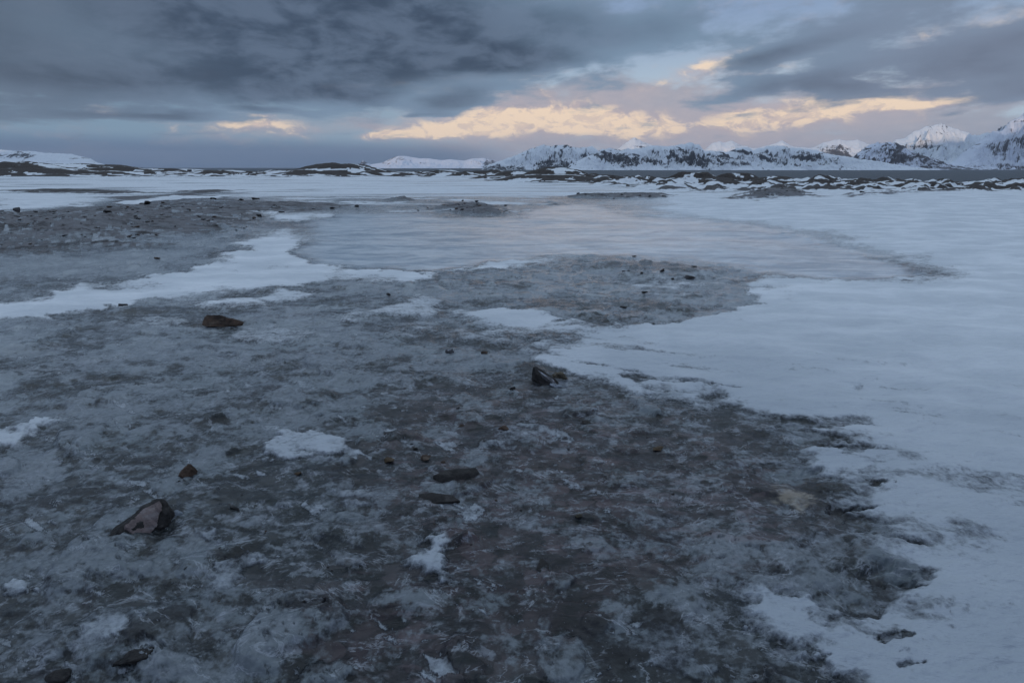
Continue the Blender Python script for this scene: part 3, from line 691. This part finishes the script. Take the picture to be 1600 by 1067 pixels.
mountain("mountain", [(1370,245),(1385,230),(1400,220),(1415,214),(1430,204),(1448,198),(1460,194),(1470,193),(1478,198),(1490,198),(1503,205),(1520,211),(1540,208),(1560,207),(1600,214),(1640,230)], 8700, 2600, M_a, .30, 41, .8, .8)
mountain("mountain", [(1470,262),(1490,254),(1505,243),(1520,228),(1535,218),(1550,207),(1565,203),(1580,190),(1600,177),(1625,165),(1660,150),(1700,158),(1760,180),(1850,210),(1950,240)], 7000, 2300, M_b, .58, 53, 1.0, 1.1)
mountain("mountain", [(1085,262),(1100,235),(1112,224),(1125,221),(1133,223),(1145,220),(1160,228),(1180,232),(1200,228),(1222,220),(1234,227),(1250,230),(1268,232),(1285,224),(1300,220),(1312,217),(1325,220),(1340,218),(1355,224),(1380,232),(1420,255)], 14500, 3500, M_a, .28, 61, .7, .6)
mountain("mountain", [(930,262),(960,236),(978,224),(992,215),(1003,221),(1020,227),(1060,240),(1090,255)], 17500, 3500, M_a, .22, 67, .6, .5)
mountain("mountain", [(555,262),(562,257),(567,250),(572,254),(580,257),(598,254),(610,248),(622,244),(640,245),(655,247),(672,248),(690,251),(705,249),(725,251),(738,248),(755,247),(768,250),(780,255),(800,262)], 19500, 2500, M_b, .40, 71, .7, .45)
mountain("mountain", [(-500,225),(-300,215),(-150,228),(-60,231),(0,234),(30,236),(62,238),(90,240),(112,241),(130,245),(142,248),(150,254),(165,258),(200,262)], 7800, 1700, M_a, .22, 83, .45, .5)

# unseen ridge added behind the standing point, blocking the low sun from near ground
def added_back_ridge():
    nx, ny = 260, 40
    xs = np.linspace(-16000, 12000, nx); ts = np.linspace(-1, 1, ny)
    XX, TT = np.meshgrid(xs, ts, indexing='xy')
    YY = -6500 + TT * 2300
    H = 1560 + 150 * fbm(xs / 2500, xs * 0, 5, 9)
    ZZ = -32 + (H[None, :] + 32) * (1 - np.abs(TT)) ** 1.1 * (1 + .0 * XX) + 120 * fbm(XX / 900, YY / 900, 4, 12) * (1 - TT ** 2)
    me = grid_mesh("sun_blocking_ridge", np.stack([XX, YY, ZZ], -1).reshape(-1, 3), ny, nx)
    c = np.zeros((nx * ny, 4)); c[:, 0] = np.clip(.35 + .5 * fbm(XX / 500, YY / 500, 4, 33), 0, 1).ravel(); put_attr(me, "cover", c); me.materials.append(M_a)
    link("sun_blocking_ridge", me, kind='structure')
added_back_ridge()

# ------------------------------------------------------------------ haze
def haze():
    me = bpy.data.meshes.new("haze"); bm = bmesh.new(); bmesh.ops.create_cube(bm, size=1.0)
    for v in bm.verts:
        v.co.x *= 130000; v.co.y = -12000 if v.co.y < 0 else 62000; v.co.z = -46.5 if v.co.z < 0 else 1650
    bm.to_mesh(me); bm.free()
    m = bpy.data.materials.new("air"); m.use_nodes = True; t = NT(m.node_tree); t.n.clear()
    v = t.new('ShaderNodeVolumePrincipled'); v.inputs['Color'].default_value = (0.68, 0.80, 1.0, 1); v.inputs['Density'].default_value = 1.1e-5
    o = t.new('ShaderNodeOutputMaterial'); t.l.new(v.outputs[0], o.inputs['Volume']); me.materials.append(m)
    link("haze", me, kind='stuff', label="thin cold air haze over the sea and the mountains")
haze()

# ------------------------------------------------------------------ stones
def rock_material(name, c0, c1, c2, frost=0.0, rough=0.75):
    m, t, b = newmat(name)
    oi = t.new('ShaderNodeObjectInfo'); tc = t.new('ShaderNodeTexCoord').outputs['Object']
    P = t.vm('ADD', tc, t.vm('SCALE', t.comb(oi.outputs['Random'], oi.outputs['Random'], 0.3), 9.0))
    n1 = t.noise(P, 9, 7, 0.65, 0.3); n2 = t.noise(t.mapping(P, rot=(.3, .2, .5), scale=(1, 1, 4)), 12, 5, 0.6); n3 = t.noise(P, 60, 4, 0.7)
    c = t.mix(t.mr(n1, 0.35, 0.6), c0, c1); c = t.mix(t.m('MULTIPLY', t.mr(n2, 0.52, 0.66), 0.7), c, c2)
    c = t.mix(t.m('MULTIPLY', t.mr(n3, 0.55, 0.72), 0.3), c, c2)
    if frost:
        N = t.sep(t.new('ShaderNodeNewGeometry').outputs['Normal'])
        f = t.mr(t.m('ADD', N[2], t.m('MULTIPLY', t.m('SUBTRACT', n1, 0.5), 1.8)), 1.25 - frost, 1.55 - frost)
        c = t.mix(f, c, (0.34, 0.37, 0.42))
    t.put(b.inputs['Base Color'], c); b.inputs['Roughness'].default_value = rough; b.inputs['Specular IOR Level'].default_value = 0.18
    bp = t.new('ShaderNodeBump'); bp.inputs['Strength'].default_value = 0.8; bp.inputs['Distance'].default_value = 0.02
    t.put(bp.inputs['Height'], t.m('ADD', n1, t.m('MULTIPLY', n3, 0.3))); t.l.new(bp.outputs[0], b.inputs['Normal'])
    return m
RK = {'dark': rock_material("dark_stone", (0.010, 0.010, 0.011), (0.030, 0.028, 0.027), (0.055, 0.052, 0.050), 0, 0.6),
      'brown': rock_material("brown_stone", (0.022, 0.016, 0.013), (0.075, 0.050, 0.036), (0.12, 0.095, 0.075)),
      'pink': rock_material("pink_stone", (0.08, 0.065, 0.066), (0.17, 0.135, 0.13), (0.22, 0.20, 0.20)),
      'grey': rock_material("grey_stone", (0.030, 0.029, 0.030), (0.075, 0.072, 0.075), (0.12, 0.12, 0.125), 0.05),
      'frosted': rock_material("frosted_stone", (0.03, 0.03, 0.032), (0.09, 0.09, 0.095), (0.14, 0.14, 0.15), 0.45),
      'lichen': rock_material("lichen_stone", (0.030, 0.027, 0.020), (0.10, 0.085, 0.060), (0.16, 0.15, 0.13)),
      'ochre': rock_material("ochre_stone", (0.045, 0.034, 0.022), (0.10, 0.070, 0.042), (0.15, 0.12, 0.09)),
      'ice': rock_material("rime", (0.13, 0.15, 0.175), (0.22, 0.25, 0.285), (0.30, 0.33, 0.38), 0, 0.4)}

def rock_mesh(name, seed, sx, sy, sz, pts=16, sub=3, shape=None, jag=0.06):
    """angular broken stone; shape: optional list of (x, y, z) corners in unit size"""
    rd_ = random.Random(seed); bm = bmesh.new()
    if shape is None:
        for i in range(pts):
            a = rd_.uniform(0, 2 * math.pi); z = rd_.uniform(-.6, 1); rr_ = math.sqrt(max(0, 1 - z * z * .7)) * rd_.uniform(.75, 1)
            bm.verts.new((rr_ * math.cos(a) * .5, rr_ * math.sin(a) * .5, z * .5 * rd_.uniform(.75, 1)))
    else:
        for c in shape: bm.verts.new(c)
    res = bmesh.ops.convex_hull(bm, input=list(bm.verts))
    bmesh.ops.delete(bm, geom=[g for g in set(res['geom_interior'] + res['geom_unused']) if isinstance(g, bmesh.types.BMVert)], context='VERTS')
    for v in bm.verts: v.co = Vector((v.co.x * sx, v.co.y * sy, v.co.z * sz))
    m_ = min(sx, sy, sz)
    bmesh.ops.bevel(bm, geom=list(bm.edges), offset=m_ * .05, segments=1, affect='EDGES', clamp_overlap=True)
    bmesh.ops.triangulate(bm, faces=bm.faces[:])
    for k in range(sub):
        lim = max(sx, sy) / (5 * 2 ** k)
        es = [e for e in bm.edges if e.calc_length() > lim]
        if es: bmesh.ops.subdivide_edges(bm, edges=es, cuts=1); bmesh.ops.triangulate(bm, faces=[f for f in bm.faces if len(f.verts) > 3])
    bm.normal_update()
    co = np.array([v.co[:] for v in bm.verts]); L = max(sx, sy)
    d1 = fbm(co[:, 0] / L * 3 + co[:, 2] / L * 2, co[:, 1] / L * 3 - co[:, 2] / L * 3, 4, seed) 
    d2 = fbm(co[:, 0] / L * 9 + co[:, 2] / L * 7, co[:, 1] / L * 9 - co[:, 2] / L * 8, 3, seed + 9)
    for v, a, b_ in zip(bm.verts, d1, d2): v.co += v.normal * (a * jag + b_ * jag * .35) * m_ * 1.4
    me = bpy.data.meshes.new(name); bm.to_mesh(me); bm.free()
    return me

def px_size(u, v):
    x, y = px2w(u, v); x = float(x); y = float(y)
    return x, y, (y * CT + (CH - ground_h(x, y)) * ST) / F

def rock(name, label, u, v, w, dpt, h, mat, seed, rot=0, tilt=(0, 0), sink=.25, shape=None, sub=3, cat="rock", jag=.06, group=None):
    """w, dpt, h in photo pixels at the stone's own distance"""
    x, y, k = px_size(u, v)
    me = rock_mesh(name, seed, w * k, dpt * k, h * k, shape=shape, sub=sub, jag=jag)
    o = link(name, me, RK[mat]); o.location = (x, y, ground_h(x, y) + h * k * (.42 - sink)); o.rotation_euler = (tilt[0], tilt[1], rot)
    o['label'] = label; o['category'] = cat
    if group: o['group'] = group
    return o, k

# the big broken rock at the lower left: dark rock with a pink flank, rime crust grown on its right side
o, k = rock("rock", "largest rock, dark with a pink flank, frozen into the ice at lower left", 228, 826, 92, 58, 46, 'dark', 3, rot=.55, sink=.30, sub=4, jag=.05,
     shape=[(-.52, -.30, -.5), (-.50, .12, -.5), (-.48, -.25, -.05), (-.40, .10, .0), (-.05, .28, .25), (.22, .30, .52), (.34, .12, .50), (.30, -.30, -.2), (.05, -.42, -.5), (.5, .1, -.5), (.42, .42, -.5), (0, .48, -.5), (-.12, -.30, .02), (.36, -.1, .1)])
pk = link("pink_flank", rock_mesh("pink_flank", 8, 58 * k, 40 * k, 36 * k, shape=[(-.5, -.3, -.5), (-.42, .2, -.1), (-.1, -.4, -.35), (.1, .3, .45), (.45, .35, .62), (.5, .0, .5), (.3, -.35, -.2), (.1, -.5, -.5), (-.45, -.1, .0)], sub=4, jag=.05), RK['pink'], o)
pk.location = (0 * k, -7 * k, 3 * k)
ic = link("rime_crust", rock_mesh("rime_crust", 12, 50 * k, 40 * k, 38 * k, sub=4, jag=.10), RK['ice'], o); ic.location = (30 * k, 2 * k, -20 * k); ic.rotation_euler = (0, 0, .5)
rock("rock", "small pointed brown rock standing alone on dark ice above the largest rock", 291, 741, 34, 24, 26, 'brown', 21, rot=.3, shape=[(-.5, -.3, -.5), (-.42, .2, -.3), (-.1, .2, .2), (.2, .1, .52), (.5, .05, .0), (.45, -.3, -.45), (0, -.5, -.5), (.1, .5, -.5), (-.2, -.2, .1)])
rock("slab", "flat dark slab with pale bedding bands, nearer the middle of the ice, upper of two", 713, 750, 74, 24, 14, 'dark', 31, rot=.06, sink=.15, cat="rock", shape=[(-.5, .1, .1), (-.45, -.1, -.2), (-.2, .4, .45), (.42, .45, .5), (.5, .1, .2), (.42, -.3, -.3), (.0, -.5, -.5), (-.3, -.35, -.4), (.2, -.1, .4), (-.5, 0, -.4), (.5, 0, -.5)])
rock("slab", "flat black slab half under the ice, lower of two slabs lying close together", 686, 783, 68, 25, 10, 'dark', 35, rot=-.08, sink=.2, cat="rock", shape=[(-.5, .3, .3), (-.48, 0, .0), (-.2, -.45, -.3), (.1, -.3, .1), (.5, -.1, .1), (.3, .3, .4), (-.2, .4, .5), (-.5, 0, -.5), (.5, 0, -.5)])
# jagged pair near the snow edge
o, k = rock("jagged_rock", "jagged upright dark rock crusted with snow beside a rounded rock at the snow edge", 852, 598, 46, 20, 26, 'dark', 41, rot=-.55, sink=.18, cat="rock", shape=[(-.5, -.3, -.5), (-.5, .1, .5), (-.38, .3, .42), (-.3, -.3, .15), (.5, -.2, -.4), (.45, .3, -.25), (0, -.5, -.5), (.1, .4, .0), (-.4, .4, -.5)])
sc_ = link("snow_crust", rock_mesh("snow_crust", 43, 44 * k, 13 * k, 9 * k, sub=3, jag=.15), RK['frosted'], o); sc_.location = (5 * k, -4 * k, 0); sc_.rotation_euler = (0, .5, 0)
sc2 = link("snow_crust", rock_mesh("snow_crust", 44, 34 * k, 12 * k, 8 * k, sub=3, jag=.15), RK['ice'], o); sc2.location = (24 * k, -3 * k, -10 * k); sc2.rotation_euler = (0, .2, .5)
rock("rock", "rounded olive brown rock resting against the jagged rock at the snow edge", 876, 596, 30, 18, 16, 'lichen', 47, rot=-.1, sink=.05)
rock("rock", "long low brown rock with a tapering right end lying left of the pond", 341, 510, 44, 20, 17, 'brown', 51, rot=.0, sink=.15, shape=[(-.5, .2, .3), (-.5, -.3, -.3), (-.35, .3, .5), (.1, .3, .42), (.3, .1, .2), (.6, .2, .0), (.95, .1, -.1), (.4, -.4, -.5), (-.3, -.5, -.4), (-.4, 0, -.5), (.9, 0, -.5)])
rock("rock", "little black rock poking from snow near the left snow tongue", 193, 481, 17, 12, 8, 'dark', 53)
rock("rock", "small dark rock with a white cap in the centre, left of another", 702, 551, 15, 12, 12, 'frosted', 57, shape=None)
rock("rock", "small reddish rock by the point of the snowfield", 757, 556, 14, 10, 8, 'brown', 59)
rock("rock", "tiny black rock on grey ice below the pond's left half", 607, 461, 10, 8, 5, 'dark', 61)
rock("rock", "dark brown rock breaking the snow at the bottom left corner", 212, 1040, 62, 40, 26, 'dark', 63, rot=.6, sink=.3, jag=.1)
rock("rock", "black rock partly cut by the bottom left frame edge", 92, 1062, 44, 34, 22, 'dark', 65, rot=.2, sink=.3)
rock("stone", "small ochre stone in the ice left of the flat slabs", 608, 722, 22, 16, 10, 'ochre', 67, rot=-.3, sink=.2, cat="stone")
rock("stone", "dark brown stone up and left of the upper flat slab", 668, 716, 30, 18, 8, 'brown', 69, rot=-.2, sink=.15, cat="stone")
rock("stone", "tiny round dark stone furthest up the row leading to the slabs", 649, 702, 11, 9, 7, 'dark', 71, sink=.2, cat="stone")
rock("stone", "tiny dark stone with an ochre rim on ice below the snow disc", 466, 744, 14, 10, 7, 'ochre', 73, sink=.2, cat="stone")
rock("stone", "small dark hooked stone right of the largest rock", 368, 797, 30, 9, 7, 'dark', 75, rot=-.5, sink=.2, cat="stone")
rock("stone", "small ochre stone near the right edge of the dark ice", 1028, 703, 22, 14, 7, 'ochre', 77, rot=.2, sink=.25, cat="stone")
rock("stone", "flat plum coloured stone in ice below the jagged rock", 915, 664, 22, 12, 6, 'dark', 79, sink=.2, cat="stone")
rock("stone", "dark stone between snow scraps under the centre of the ice", 790, 672, 26, 12, 7, 'brown', 81, rot=.15, sink=.2, cat="stone")
rock("stone", "dark stone on edge in the lower middle of the ice", 848, 885, 24, 40, 10, 'dark', 83, rot=.1, sink=.5, cat="stone")
rock("stone", "small lichen stone in a pale ice vein right of the slabs", 905, 810, 14, 12, 8, 'lichen', 85, rot=.1, sink=.25, cat="stone")
rock("stone", "small dark stone on edge in rippled ice beneath the jagged rock", 801, 612, 11, 9, 8, 'dark', 87, sink=.25, cat="stone")
# stones of the dark crust beside the pond
rock("rock", "largest dark slab lying on the dark crust beside the pond", 1010, 410, 19, 16, 6, 'dark', 91, sink=.1, sub=2)
rock("rock", "tiny dark stone just above the largest slab on the crust", 991, 402, 9, 8, 3, 'dark', 92, sink=.1, sub=2)
rock("rock", "small pointed dark rock in the middle of the dark crust", 1034, 431, 9, 7, 7, 'dark', 93, sink=.15, sub=2)
rock("rock", "smallest pointed stone left of the pointed rock on the crust", 1002, 433, 6, 6, 6, 'dark', 94, sink=.15, sub=2)
rock("rock", "small round black rock below the pointed rock on the crust", 1051, 440, 7, 6, 5, 'dark', 95, sink=.1, sub=2)
rock("rock", "broad grey brown rock at the right end of the dark crust", 1077, 438, 22, 14, 8, 'grey', 96, sink=.2, sub=2)
rock("rock", "flat dark stone furthest right and up on the crust", 1084, 423, 12, 8, 3, 'dark', 97, sink=.1, sub=2)
rock("rock", "black pointed rock on plain ice below the dark crust", 1007, 461, 12, 8, 6, 'dark', 98, sink=.15, sub=2)
rock("rock", "thin dark sliver of rock below and left of the crust", 974, 480, 16, 8, 4, 'dark', 99, sink=.1, sub=2)
rock("rock", "dull reddish stone on grey ice above the left snow tongue", 246, 405, 12, 8, 4, 'brown', 100, sink=.1, sub=2)
# boulders along the left ridge
for (u, v, w, h, lab, sd_) in [(31, 341, 17, 11, "largest rounded grey boulder at the left end of the ridge", 111), (16, 337, 9, 7, "small boulder between two bigger ones at the left end of the ridge", 112), (3, 340, 15, 9, "boulder cut by the left frame edge", 113),
        (233, 330, 12, 8, "squat dark boulder on the ridge crest left of the snow gap", 114), (335, 320, 13, 6, "first of three boulders on the ridge skyline, left one", 115), (378, 315, 9, 6, "middle one of three boulders on the ridge skyline", 116),
        (399, 313, 15, 6, "widest of three boulders on the ridge skyline, right one", 117), (405, 339, 9, 6, "dark boulder at the tip of the snow wedge", 118), (558, 325, 8, 6, "dark boulder near the ridge's right end", 119), (172, 349, 14, 8, "dark low boulder on the ridge face", 120),
        (745, 321, 8, 6, "boulder on top of the mound in front of the pond", 121), (790, 323, 6, 5, "small boulder at the mound's right shoulder", 122), (903, 308, 7, 5, "pointed boulder at the left end of the long brown spit", 123), (723, 315, 4, 4, "lone tiny boulder on ice behind the mound", 124), (1345, 309, 8, 5, "square boulder on the spit at the right", 125)]:
    rock("boulder", lab, u, v, w, w * .8, h, 'grey' if sd_ in (111, 113) else 'dark', sd_, sink=.15, sub=2, cat="boulder")

# loose stones: one mesh per kind, many single stones
lib = [rock_mesh("stone", 200 + i, 1, .75, .45 if i % 2 else .3, sub=1, pts=12, jag=.08) for i in range(8)]
for i, me in enumerate(lib): me.materials.append(RK[('dark', 'brown', 'dark', 'grey')[i % 4]])
rs_ = random.Random(77)
def inpoly(u, v, P):
    c = False; n = len(P)
    for i in range(n):
        (x0, y0), (x1, y1) = P[i], P[(i + 1) % n]
        if (y0 > v) != (y1 > v) and u < (x1 - x0) * (v - y0) / (y1 - y0) + x0: c = not c
    return c
def scatter(P, n, w0, w1, label, group, hk=1.0):
    us = [a for a, b in P]; vs_ = [b for a, b in P]; c = 0; tries = 0
    while c < n and tries < n * 40:
        tries += 1
        u = rs_.uniform(min(us), max(us)); v = rs_.uniform(min(vs_), max(vs_))
        if not inpoly(u, v, P): continue
        if gn(np.array([u / 38.0]), np.array([v / 9.0]), 5)[0] < rs_.uniform(-.5, .25): continue
        x, y, k = px_size(u, v); w = rs_.uniform(w0, w1) * k * rs_.choice((.7, 1, 1, 1.5))
        o = bpy.data.objects.new("stone", rs_.choice(lib)); COL.objects.link(o)
        o.location = (x, y, ground_h(x, y) + w * .06 * hk); o.scale = (w, w, w * hk); o.rotation_euler = (rs_.uniform(-.2, .2), rs_.uniform(-.2, .2), rs_.uniform(0, 6.28))
        o['label'] = label; o['category'] = "stone"; o['group'] = group; c += 1
scatter([(0, 336), (120, 330), (170, 322), (330, 320), (560, 324), (500, 330), (410, 336), (380, 362), (250, 372), (90, 384), (0, 392)], 150, 3, 8, "small dark stone strewn on the frozen ridge at left", "stones strewn on the left ridge")
scatter([(640, 331), (690, 322), (740, 319), (800, 326), (815, 333), (760, 336), (700, 333)], 28, 3, 6, "small dark stone strewn on the low mound in front of the pond", "stones on the mound")
scatter([(890, 309), (960, 307), (1050, 311), (960, 312)], 14, 3, 6, "small dark stone on the long brown spit behind the pond", "stones on the long spit")
scatter([(1140, 312), (1180, 307), (1240, 306), (1280, 311), (1200, 316)], 28, 3, 6, "small brown stone on the gravel mound in the right snowfield", "stones on the gravel mound")
scatter([(900, 418), (970, 406), (1060, 412), (1150, 430), (1120, 442), (960, 436)], 15, 2, 5, "tiny dark stone set in the dark crust beside the pond", "stones in the dark crust", .6)

scatter([(560, 640), (900, 620), (1100, 680), (1250, 780), (1000, 900), (600, 1000), (250, 950), (150, 760), (400, 700)], 48, 3, 9, "small stone frozen into the dark ice of the foreground", "stones frozen into the foreground ice", .45)
# ------------------------------------------------------------------ tiny hut on the far left skyline
def hut():
    u, D = 297, 345.0
    k = D * CT / F; x = (u - 800) * (D * CT + 3.7 * ST) / F
    z = max(ground_h(x, D), ground_h(x + 1, D + 3)) - .2
    root = bpy.data.objects.new("hut", None); COL.objects.link(root); root.location = (x, D, z); root.rotation_euler = (0, 0, .2)
    root['label'] = "tiny dark hut on the low skyline at far left"; root['category'] = "hut"
    mw, t, b = newmat("tarred_wood"); t.put(b.inputs['Base Color'], t.mix(t.noise(t.new('ShaderNodeTexCoord').outputs['Object'], 6, 4), (.018, .018, .02), (.05, .045, .045))); b.inputs['Roughness'].default_value = .9
    w, dp, h = 2.1, 1.6, 1.25
    bm = bmesh.new(); bmesh.ops.create_cube(bm, size=1)
    for v in bm.verts: v.co = Vector((v.co.x * w, v.co.y * dp, (v.co.z + .5) * h))
    me = bpy.data.meshes.new("wall"); bm.to_mesh(me); bm.free(); link("wall", me, mw, root)
    bm = bmesh.new(); vs = [bm.verts.new(c) for c in [(-w*.56, -dp*.6, h+.003), (w*.56, -dp*.6, h+.003), (w*.56, dp*.6, h+.003), (-w*.56, dp*.6, h+.003), (-w*.56, 0, h+.45), (w*.56, 0, h+.45)]]
    for f in [(0,1,5,4), (2,3,4,5), (0,4,3), (1,2,5), (3,2,1,0)]: bm.faces.new([vs[i] for i in f])
    me = bpy.data.meshes.new("roof"); bm.to_mesh(me); bm.free(); link("roof", me, mw, root)
hut()
